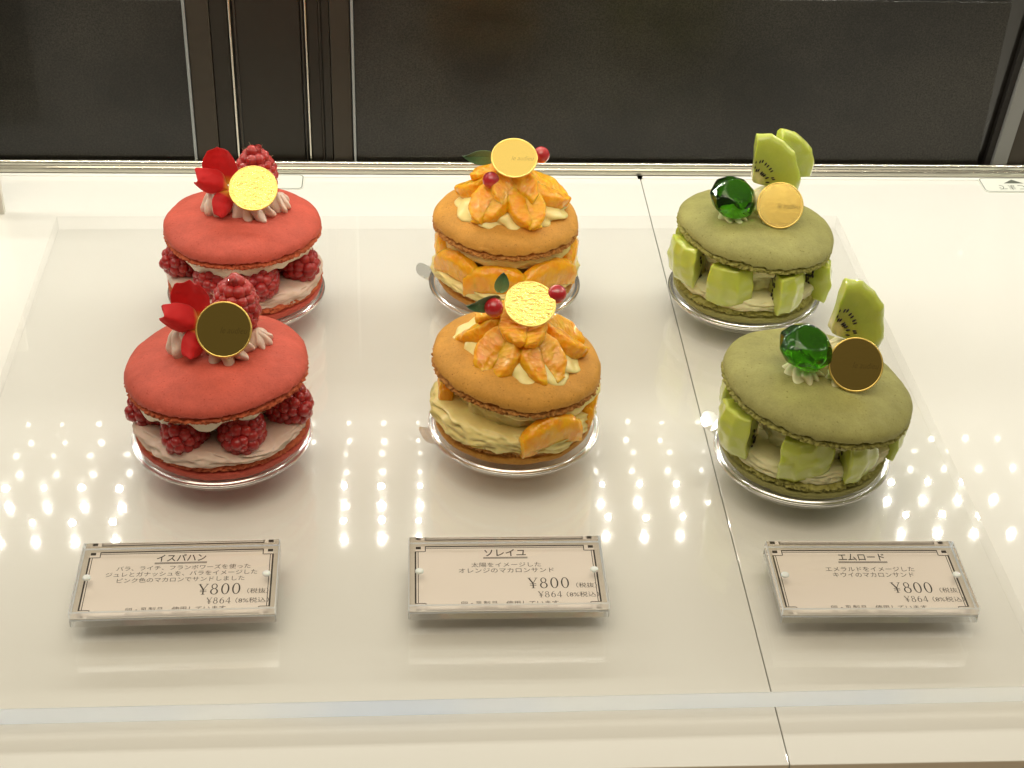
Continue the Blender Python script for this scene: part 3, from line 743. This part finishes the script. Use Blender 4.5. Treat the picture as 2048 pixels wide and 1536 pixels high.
# ================================================================== PRICE TAGS
def price_tag(loc, rz, label, title, tw, lines, dy=0.0, W=82.0, D=43.0, H=8.4):
    t = thing('price_tag', loc, label, 'price tag', 'acrylic price tags in front of the cakes', rz)
    ed = lambda nn: 3 if max(abs(nn.x), abs(nn.y), abs(nn.z)) < .9 else (0 if abs(nn.z) > .9 else (2 if nn.y < -.6 else 1))  # bevels carry the bright edge tint in place of refracted lamp lines
    put('base_plate', box_mesh('base_plate', (-W/2, -D/2, .08), (W/2, D/2, 4.2), ['acrylic_face', 'acrylic_edge', 'acrylic_edge', 'painted_glint_edge'], .5, 1, idx=ed), t)
    put('cover_plate', box_mesh('cover_plate', (-W/2, -D/2, 4.55), (W/2, D/2, H), ['acrylic_face', 'acrylic_edge', 'acrylic_satin', 'painted_glint_edge'], .5, 1, idx=ed), t)
    w, h = W/2 - .4, D/2 - .4; z = 4.45
    mb = MB()
    V, F = box_arrays((-w, -h, z - .15), (w, h, z)); mb.add(V, F, 0)
    V, F = box_arrays((-w + 2.6, -h + 1.6, z), (w - 2.6, h - 1.6, z + .015)); mb.add(V, F, 1)
    card = put('card', mb.mesh('card', ['card_grey', 'card_pink'], False), t)
    pr = MB(); zt = z + .045
    def bar(x0, y0, x1, y1, wd, idx=0):
        V, F = bar2(x0, y0, x1, y1, wd); V[:, 2] = zt; pr.add(V, F, idx)
    X, Y = w - 2.6, h - 1.8                           # double rule with stepped corners and a square in each
    for s in (1, -1):
        bar(-X + 4.2, s * Y, X - 4.2, s * Y, .7); bar(-X + 4.4, s * (Y - 1.1), X - 4.4, s * (Y - 1.1), .3)
        bar(s * X, -Y + 3.2, s * X, Y - 3.2, .7); bar(s * (X - 1.1), -Y + 3.4, s * (X - 1.1), Y - 3.4, .3)
        for v in (1, -1):
            bar(s * (X - 4.2), v * (Y + .25), s * (X - 4.2), v * (Y - 3.2), .4); bar(s * (X + .25), v * (Y - 3.2), s * (X - 4.0), v * (Y - 3.2), .4)
            bar(s * (X - .1) - s * .0, v * (Y - .8), s * (X - 2.3), v * (Y - .8), 1.7)
    def txt(body, x0, x1, y, hh, idx=0, bold=0.0):
        V, F = text_arrays(body, x0, x1, y, hh, 0, bold); V[:, 2] = zt; pr.add(V, F, idx)
    txt(title, -tw, tw, 15.0, 4.5, 0, .012); bar(-tw - .6, 12.0, tw + .6, 12.0, .36, 1); bar(-tw - .6, 11.4, tw + .6, 11.4, .36, 1)
    for body, x0, x1, y in lines: txt(body, x0, x1, y, 2.9, 1)
    q = MB(); serif_text(q, '¥800', 8.6, 26.4, -4.4 - dy, 6.4, 0); serif_text(q, '¥864', 12.4, 22.6, -11.4 - dy, 3.6, 0)
    V = np.concatenate(q.V); V[:, 2] += zt; pr.add(V, q.F, 0)
    txt('（税抜）', 28.6, 37.2, -6.0 - dy, 3.1, 1); txt('（8%税込）', 24.2, 37.6, -11.6 - dy, 3.2, 1)
    txt('卵・乳製品　使用しています', -19.5, 20.5, -16.6, 3.0, 0)
    pl = pr.mesh('lettering', ['ink', 'ink_grey'], False)
    lo = put('lettering', pl, card)
    for s in (1, -1):
        V, F = lathe([(0.02, H + .9), (1.3, H + .9), (1.75, H + .5), (1.75, H + .02)], 24)
        put('pin', mesh('pin', V, [f[::-1] for f in F], 'pin_plastic'), t, (s * (W/2 - 4.6), -1.0, 0))
    return t
price_tag((-97.0, 501.6, 0), math.radians(1.2), 'clear acrylic price tag with three lines under its title, before the red cakes', 'イスパハン', 10.2,
          [('バラ、ライチ、フランボワーズを使った', -26, 29, 8.8), ('ジュレとガナッシュを、バラをイメージした', -30, 32, 5.1), ('ピンク色のマカロンでサンドしました', -25, 27, 1.4)], .7)
price_tag((38.6, 502.8, 0), 0.0, 'clear acrylic price tag with a four-character title, before the orange cakes', 'ソレイユ', 8.8,
          [('太陽をイメージした', -14.6, 14.8, 7.3), ('オレンジのマカロンサンド', -20, 20, 3.7)])
price_tag((191.0, 497.6, 0), math.radians(-.8), 'clear acrylic price tag with a five-character title, before the green cakes', 'エムロード', 10.0,
          [('エメラルドをイメージした', -17, 21, 7.3), ('キウイのマカロンサンド', -14.5, 20, 3.7)])

# ================================================================== CUPS
def cup(loc, R, label, tab=None):
    t = thing('cake_cup', loc, label, 'plastic cup', 'clear round plastic cups under the cakes')
    V, F = lathe([(.5, 1.0), (R - 7, 1.0), (R - 5.6, 1.6), (R - 3.2, 8.2)], 128)
    put('bowl', mesh('bowl', V, F, 'cup_plastic'), t)
    V, F = lathe([(R - 7, .1), (R - 5.4, .7), (R - 3.0, 6.1)], 128)
    prof = [(r, z + 2.0) for r, z in [(R - 3.2, 6.25), (R - 2.9, 6.75), (R - 2.4, 6.9), (R - 2.0, 6.6), (R - 1.7, 6.2), (R - .9, 6.2), (R - .5, 6.45), (R - .05, 6.3), (R + .1, 5.8), (R + .05, 5.2), (R - .5, 5.1), (R - 2.6, 5.6)]]
    V, F = lathe(prof, 160); put('rim', mesh('rim', V, F, 'cup_rim'), t)
    if tab:
        a, L = tab; P = []
        for k in range(13):
            b = math.pi * k / 12 - math.pi / 2; P.append((R - .5 + 3.0 + (L - 3.0) * math.cos(b) ** .6 if abs(math.cos(b)) > 1e-6 else R + 2.5, 6.5 * math.sin(b)))
        P = [(R - 1.0, -6.8)] + P + [(R - 1.0, 6.8)]
        top = np.array([(x, y, 8.3 + max(0, x - R) * .55) for x, y in P]); bot = top - np.array([0, 0, .35]); n = len(P)
        F = [tuple(range(n)), tuple(range(2 * n - 1, n - 1, -1))] + [(i, i + n, (i + 1) % n + n, (i + 1) % n) for i in range(n)]
        put('pull_tab', mesh('pull_tab', np.concatenate([top, bot]), F, 'cup_plastic', smooth=False), t, rot=(0, 0, a))
    return t
cup((-88, 600.5, 0), 41.2, 'clear plastic cup under the front red cake')
cup((47, 607, 0), 40.2, 'clear plastic cup under the front orange cake, its tab barely showing', (math.radians(196), 6))
cup((179, 583.5, 0), 40.4, 'clear plastic cup with pull tab showing, under the front green cake', (math.radians(152), 9))
cup((-87.6, 728.5, 0), 41.0, 'clear plastic cup under the rear red cake')
cup((48.8, 735.5, 0), 40.4, 'clear plastic cup with pull tab, under the rear orange cake', (math.radians(170), 8))
cup((177.2, 728, 0), 40.6, 'clear plastic cup under the rear green cake')

# ================================================================== CAKES
def rot_to(normal, spin=0.0):
    q = Vector(normal).to_track_quat('Z', 'Y'); return (q.to_matrix() @ Matrix.Rotation(spin, 3, 'Z')).to_euler()
def gold_disc(parent, loc, R, elev, az, mat, txt=True):
    """thin gilt card medallion leaning back; elev/az give the way its face looks (az 0 = straight to the front)"""
    e, a = math.radians(elev), math.radians(az)
    nrm = (math.sin(a) * math.cos(e), -math.cos(a) * math.cos(e), math.sin(e))
    V, F = lathe([(.01, .25), (R * .5, .25), (R - .75, .25)], 96); mb = MB(); mb.add(V, F, 0)
    V, F = lathe([(R - .75, .25), (R - .6, .34), (R - .2, .34), (R, .2), (R, -.2), (R - .3, -.3), (.01, -.3)], 96); mb.add(V, F, 1)
    X = Vector((0, 0, 1)).cross(Vector(nrm)).normalized(); Y = Vector(nrm).cross(X)
    rot = Matrix((X, Y, Vector(nrm))).transposed().to_euler()
    d = put('gold_disc', mb.mesh('gold_disc', [mat, 'gold_edge']), parent, loc, rot)
    if txt:
        V, F = text_arrays('le audieu', -R * .12, R * .84, -R * .02, R * .22, .35); V[:, 2] = .262
        put('lettering', mesh('lettering', V, F, 'gold_print', smooth=False), d)
    return d
def along(direction, spin=0.0):
    return rot_to(direction, spin)

# ---- red rose and raspberry cakes
PETAL_UP = [blade_mesh('petal', 20, 16, 'petal_red', s, cup=.35, bend=-.15, edge=.8, tipcut=.86, notch=.35) for s in (31, 35)]
PETAL_SIDE = [blade_mesh('petal', 17, 11, 'petal_red', s, cup=-.5, bend=.35, edge=.8, tipcut=.9, roll=.35) for s in (41, 44)]
PETAL_LOW = [blade_mesh('petal', 14, 10, 'petal_red', s, cup=-.6, bend=-.3, edge=.6, tipcut=.92) for s in (51, 52)]
def red_cake(loc, label, k, shellR, roll, pitch, disc, rasps, seed):
    t = thing('macaron_cake', loc, label, 'cake', 'macaron cakes in clear cups')
    put('bottom_shell', shell_mesh('bottom_shell', 39.9, seed, 'red_shell', 'red_foot', True, dh=9.0, fh=4.2), t, (0, 0, 4.2))
    put('cream_layer', cream_ring_mesh('cream_layer', 38.4, 16.2, 23.5, 'rose_cream', seed + 1, bulge=1.6, ridge=1.7, lobe=2.3), t)
    put('upper_cream', cream_ring_mesh('upper_cream', 34.5, 35.5, 42.0, 'white_cream', seed + 2, bulge=1.2, ridge=.15, lobe=1.6, drop=6.0, wave=9), t, rot=(pitch, roll, 0))
    put('top_shell', shell_mesh('top_shell', shellR, seed + 3, 'red_shell', 'red_foot'), t, (0, 0, 41.0), (pitch, roll, 0))
    for i, (a, r, z, tilt, sp) in enumerate(rasps):
        A = math.radians(a); d = (math.cos(A + tilt) , math.sin(A + tilt), .12 * math.sin(sp))
        c = np.array([r * math.cos(A), r * math.sin(A), z]) - np.array(d) * 9.0
        o = put('raspberry', RASP[(i + k) % 3], t, c, along(d, sp), (1.02, 1.02, 1.02))
    put('cream_dollop', rosette_mesh('cream_dollop', 12.0, 12, 'rose_cream', seed + 4, lobes=8, star=.26, twist=.5), t, (6.5, -3, 53.5 + roll * 0), (pitch, roll, .3))
    put('cream_dollop', rosette_mesh('cream_dollop', 8.6, 15, 'rose_cream', seed + 5, lobes=7, star=.2, twist=.35), t, (-12.5, 0, 53.4), (pitch, roll, 0))
    put('cream_dollop', rosette_mesh('cream_dollop', 6.5, 9, 'rose_cream', seed + 6, lobes=7, star=.2), t, (19.5, 3.5, 54.0), (pitch, roll, 0))
    rb = put('raspberry', RASP_TOP[k], t, (8.6, 9.0, 60.0), (math.radians(-4), math.radians(3), k * 1.3))
    P = ICO3[0] * np.array([2.2, 2.2, 1.7]); put('dew_drop', mesh('dew_drop', P, ICO3[1], 'dew'), rb, (-1.2, -2.4, 24.2) if k == 0 else (.4, -2.2, 24.4))
    put('petal', PETAL_UP[k], t, (-8.0, 2.0, 68.5), (math.radians(-6), math.radians(-4), math.radians(-8)))
    put('petal', PETAL_SIDE[k], t, (-4.6, -4.5, 68.5), (math.radians(18), math.radians(-62), math.radians(12)))
    put('petal', PETAL_LOW[k], t, (-3.8, -5.5, 68.0), (math.radians(28), math.radians(-142), math.radians(10)))
    gold_disc(t, *disc)
    return t
R1 = [(-118, 27.3, 27.6, math.radians(16), .3), (-64, 27.3, 27.6, math.radians(-22), 1.1), (-10, 31, 29.0, math.radians(-30), 2.0), (38, 27, 28, .3, .4), (92, 27, 28, .3, 1.4), (146, 27, 28, .2, 2.2), (-168, 28, 28.5, .3, 5.1)]
R2 = [(-118, 26.5, 29.0, math.radians(20), 2.3), (-70, 28.5, 29.0, math.radians(-10), .6), (-16, 29.5, 28.5, math.radians(-40), 1.2), (38, 27, 28, .3, .4), (92, 27, 28, .3, 1.4), (146, 27, 28, .2, 2.2), (-166, 29, 30, .35, 1.9)]
red_cake((-88, 600, 0), 'red raspberry macaron cake whose gold disc looks dark olive, directly behind a price tag', 0, 41.4, math.radians(-3.6), math.radians(-1.5),
         ((5.8, -9.5, 70.6), 12.3, 35, -4, 'gold_smooth'), R1, 101)
red_cake((-87.8, 728.5, 0), 'red raspberry macaron cake with a bright crinkled yellow gold disc, behind the other red cake', 1, 40.0, math.radians(0.3), math.radians(-1.0),
         ((8.1, -9.5, 72.0), 12.2, 51, 2, 'gold_foil', False), R2, 131)

# ---- orange cakes
LEAF = [blade_mesh('mint_leaf', 17, 7.5, 'mint_leaf', s, cup=.3, bend=.35, edge=.3, tipcut=1.0, veins=.35) for s in (61, 62)]
LEAF_S = blade_mesh('mint_leaf', 9, 6.0, 'mint_leaf', 63, cup=.3, bend=.2, edge=.3, tipcut=1.0, veins=.3)
def orange_cake(loc, label, k, shellR, roll, pitch, disc, tops, fill, seed, small):
    t = thing('macaron_cake', loc, label, 'cake', 'macaron cakes in clear cups')
    put('bottom_shell', shell_mesh('bottom_shell', 37.2, seed, 'orange_shell', 'orange_foot', True, dh=9.0, fh=4.4, rag=1.15), t, (-.5 if k == 0 else 1.0, 1.5, 3.4))
    put('cream_layer', cream_ring_mesh('cream_layer', 36.4, 16.0, 23.0 + 3.5 * (1 - k), 'yellow_cream', seed + 1, bulge=1.8, ridge=1.9, lobe=2.4, wave=8), t)
    put('upper_cream', cream_ring_mesh('upper_cream', 33.4, 34.0 - k, 40.0, 'yellow_cream', seed + 2, bulge=1.0, ridge=.5, lobe=1.8, drop=3.5, wave=8), t, rot=(pitch, roll, 0))
    put('top_shell', shell_mesh('top_shell', shellR, seed + 3, 'orange_shell', 'orange_foot', dh=9.8, fh=4.4, rag=1.25), t, (0, 1, 38.0 if k == 0 else 40.5), (pitch, roll, 0))
    put('cream_core', cream_ring_mesh('cream_core', 28.0, 21.0, 37.0, 'yellow_cream', seed + 9, bulge=1.5, ridge=1.4, lobe=2.5, wave=11), t, rot=(pitch, roll, 0))
    for i, (a, r, z, tw, sc) in enumerate(fill):
        A = math.radians(a)
        X = Vector((-math.sin(A), math.cos(A), 0)); Z = Vector((math.cos(A), math.sin(A), 0)); Y = Vector((0, 0, 1))
        m = Matrix((X, Y, Z)).transposed() @ Matrix.Rotation(tw, 3, 'Z')
        put('orange_segment', SLAB[(i + k) % 3], t, (r * math.cos(A), r * math.sin(A), z - 9), m.to_euler(), (sc, 1.0, 1.0))
    bz = 47.0 if k == 0 else 51.0
    put('cream_mound', rosette_mesh('cream_mound', 29.5, 15, 'yellow_cream', seed + 5, lobes=11, star=.07, twist=1.0), t, (1.5, 0, bz), (pitch, roll, 0))
    for i, (a, r, z, dip, spin, sc) in enumerate(tops):
        A = math.radians(a); d = Vector((math.cos(A) * math.cos(dip), math.sin(A) * math.cos(dip), -math.sin(dip)))
        nrm = Vector((math.cos(A) * math.sin(dip), math.sin(A) * math.sin(dip), math.cos(dip)))
        m = Matrix((d, nrm.cross(d), nrm)).transposed() @ Matrix.Rotation(spin, 3, 'Z') @ Matrix.Rotation(spin * .8, 3, 'X')
        if i % 2: m = m @ Matrix.Rotation(math.pi, 3, 'X')
        rot = m.to_euler(); c = Vector((1.5 + r * math.cos(A), r * math.sin(A), z)) - m.col[1] * 8.5
        put('orange_segment', ORANGE[(i + 2 * k) % 4], t, c, rot, (sc * .98, .84, 1.15))
    gold_disc(t, *disc)
    (cl, cr) = small['cur']
    put('red_currant', CURRANT, t, cl, (math.radians(25), math.radians(12), 0)); put('red_currant', CURRANT, t, cr, (math.radians(60), math.radians(-30), 1))
    for me, p, r in small['leaf']: put('mint_leaf', LEAF[me] if me < 2 else LEAF_S, t, p, r)
    return t
T0 = [(-176, 16, 59.5, .50, .12, .95), (-142, 16, 58, .58, -.10, 1.0), (-110, 15.5, 57, .64, .14, 1.02), (-78, 15.5, 56.5, .62, -.16, 1.05), (-46, 16, 56, .56, .10, 1.0), (-14, 17, 56.5, .46, -.12, 1.0), (22, 15.5, 57.5, .42, .1, .95), (70, 14, 59, .45, .1, .9), (115, 14, 60, .45, .1, .9), (-125, 7.5, 66, .32, .3, .8), (-50, 7.5, 65, .3, -.3, .8), (150, 9, 66, .3, .4, .8)]
T1 = [(-180, 16, 64.5, .50, -.12, .95), (-146, 16, 63.5, .56, .14, 1.0), (-114, 15.5, 62.5, .62, -.10, 1.0), (-82, 15.5, 62, .62, .14, 1.05), (-50, 16, 62, .56, -.14, 1.0), (-18, 17, 63, .46, .10, 1.0), (18, 15.5, 64, .42, -.1, .95), (66, 14, 65, .45, .1, .9), (112, 14, 65, .45, .1, .9), (-120, 7.5, 71, .32, -.3, .8), (-45, 7.5, 71, .3, .3, .8), (150, 9, 71, .3, .4, .8)]
F0 = [(-66, 36.0, 27.5, .06, 1.0), (-10, 34.5, 28, -.1, .9), (52, 31, 27, 0, 1), (112, 31, 27, 0, 1), (172, 31, 30, .1, .9)]
F1 = [(-140, 33.0, 30, .08, 1.1), (-100, 34.0, 29, .05, 1.15), (-55, 34.5, 29.2, -.05, 1.2), (-8, 33.8, 30, -.08, 1.0), (55, 31, 28, 0, 1), (115, 31, 28, 0, 1), (178, 33.0, 30, .08, 1.0)]
orange_cake((47, 607, 0), 'orange macaron cake with a glaring pale gold disc, directly behind a price tag', 0, 38.6, math.radians(7.0), math.radians(1.0),
            ((4.7, -5, 76.6), 11.6, 61, 4, 'gold_foil', False), T0, F0, 161,
            {'cur': ((-11.5, -7.5, 76.2), (17.0, 1, 78.0)), 'leaf': ((0, (-9, -2, 77.5), (math.radians(20), math.radians(-88), math.radians(20))), (2, (-8.5, 5, 76.5), (math.radians(-10), math.radians(12), 0)))})
orange_cake((48.8, 735.5, 0), 'orange macaron cake with a matt gold disc, behind the other orange cake', 1, 37.8, math.radians(1.5), math.radians(-1.0),
            ((2.5, -5, 83.8), 11.9, 60, -2, 'gold_smooth'), T1, F1, 191,
            {'cur': ((-9.2, -9, 73.2), (16.8, 3, 81.6)), 'leaf': ((1, (-7, 1, 81.5), (math.radians(15), math.radians(-82), math.radians(10))),)})

# ---- green kiwi cakes
KTOP = [kiwi_mesh(71, R=25.5, angle=104, H=6.5, facets=6, seeds='caps', inner=.8, bevel=.9), kiwi_mesh(72, R=26, angle=84, H=7.0, facets=5, seeds='caps', inner=.8, bevel=.9)]
def green_cake(loc, label, k, shellR, roll, pitch, disc, chunks, seed, gem, slices, dollops):
    t = thing('macaron_cake', loc, label, 'cake', 'macaron cakes in clear cups')
    put('bottom_shell', shell_mesh('bottom_shell', 38.4, seed, 'green_shell', 'green_foot', True, dh=8.6, fh=4.2, rag=1.2), t, (0, 0, 3.4))
    put('cream_layer', cream_ring_mesh('cream_layer', 36.2, 15.8, 24.0, 'pistachio_cream', seed + 1, bulge=1.6, ridge=1.3, lobe=2.0, wave=9), t)
    put('upper_cream', cream_ring_mesh('upper_cream', 33.6, 33.0, 41.0, 'pistachio_cream', seed + 2, bulge=1.2, ridge=.9, lobe=1.6, drop=6.0, wave=10), t, rot=(pitch, roll, 0))
    put('top_shell', shell_mesh('top_shell', shellR, seed + 3, 'green_shell', 'green_foot', dh=9.2, fh=4.2, rag=1.2), t, (2, 0, 40.0), (pitch, roll, 0))
    put('cream_core', cream_ring_mesh('cream_core', 27.5, 21.0, 37.0, 'pistachio_cream', seed + 9, bulge=1.5, ridge=1.4, lobe=2.5, wave=11), t, rot=(pitch, roll, 0))
    for i, (a, r, z, yaw, tip) in enumerate(chunks):
        A = math.radians(a)
        put('kiwi_piece', KIWI[(i + k) % 3], t, ((r - 16) * math.cos(A), (r - 16) * math.sin(A), z), (tip, 0, A + yaw), (1.06, 1.06, 1.03))
    for (p, R, H, s) in dollops: put('cream_dollop', rosette_mesh('cream_dollop', R, H, 'pistachio_cream', seed + s, lobes=9, star=.2), t, p, (pitch, roll, 0))
    put('jelly_gem', GEM, t, *gem, (1.14, 1.14, 1.14))
    for me, p, r in slices: put('kiwi_slice', KTOP[me], t, p, r)
    gold_disc(t, *disc)
    return t
G0 = [(-160, 40.5, 31.5, .1, .02), (-114, 37.0, 29.0, .45, 0), (-68, 37.0, 28.0, .40, -.03), (-16, 40.5, 26.0, .2, 0), (40, 36, 27, 0, 0), (95, 36, 29, 0, 0), (150, 37, 31, 0, 0)]
G1 = [(-162, 40.5, 33, .1, .02), (-122, 37.5, 29.5, .30, 0), (-78, 41.0, 27.6, .62, 0), (-32, 42.0, 25.0, .55, 0), (22, 37, 26, 0, 0), (80, 36, 29, 0, 0), (140, 37, 31, 0, 0)]
def slice_rot(mid_deg, yaw_deg=0, lean_deg=0):
    """stand a wedge up with its cut face to the front; mid_deg = direction of its middle, 0 right, 90 up"""
    m = Matrix.Rotation(math.radians(yaw_deg), 3, 'Z') @ Matrix.Rotation(math.radians(90 - lean_deg), 3, 'X') @ Matrix.Rotation(math.radians(mid_deg), 3, 'Z')
    return m.to_euler()
green_cake((179, 584, 0), 'green kiwi macaron cake whose gold disc looks dark brown, directly behind a price tag', 0, 43.0, math.radians(8.6), math.radians(0),
           ((15.2, -9.5, 62.2), 12.1, 36, -6, 'gold_smooth'), G0, 221,
           ((-7.0, -3.5, 66.5), (math.radians(22), math.radians(6), .3)),
           ((0, (6.5, 9.5, 68.5), slice_rot(27, 0, 8)),),
           (((-6.5, -5, 53.0), 10.5, 7.5, 5), ((11.5, -6, 49.5), 9.5, 10, 6), ((11, 8, 51.0), 11, 13, 7)))
green_cake((177.2, 728, 0), 'green kiwi macaron cake with two kiwi slices fanned on top and a gold-brown disc', 1, 41.2, math.radians(5.6), math.radians(-1),
           ((10.9, -9, 63.4), 12.0, 35, -6, 'gold_satin'), G1, 251,
           ((-13.0, -3.5, 64.0), (math.radians(30), math.radians(-10), .7)),
           ((0, (-1.5, 8.5, 69.0), slice_rot(38, -4, 6)), (1, (8.5, 15, 68.5), slice_rot(36, 14, 4))),
           (((-12, -4, 54.0), 9.0, 6.0, 5), ((10.5, -4, 51.5), 10.5, 10, 6), ((7, 8, 53.0), 11, 13, 7)))
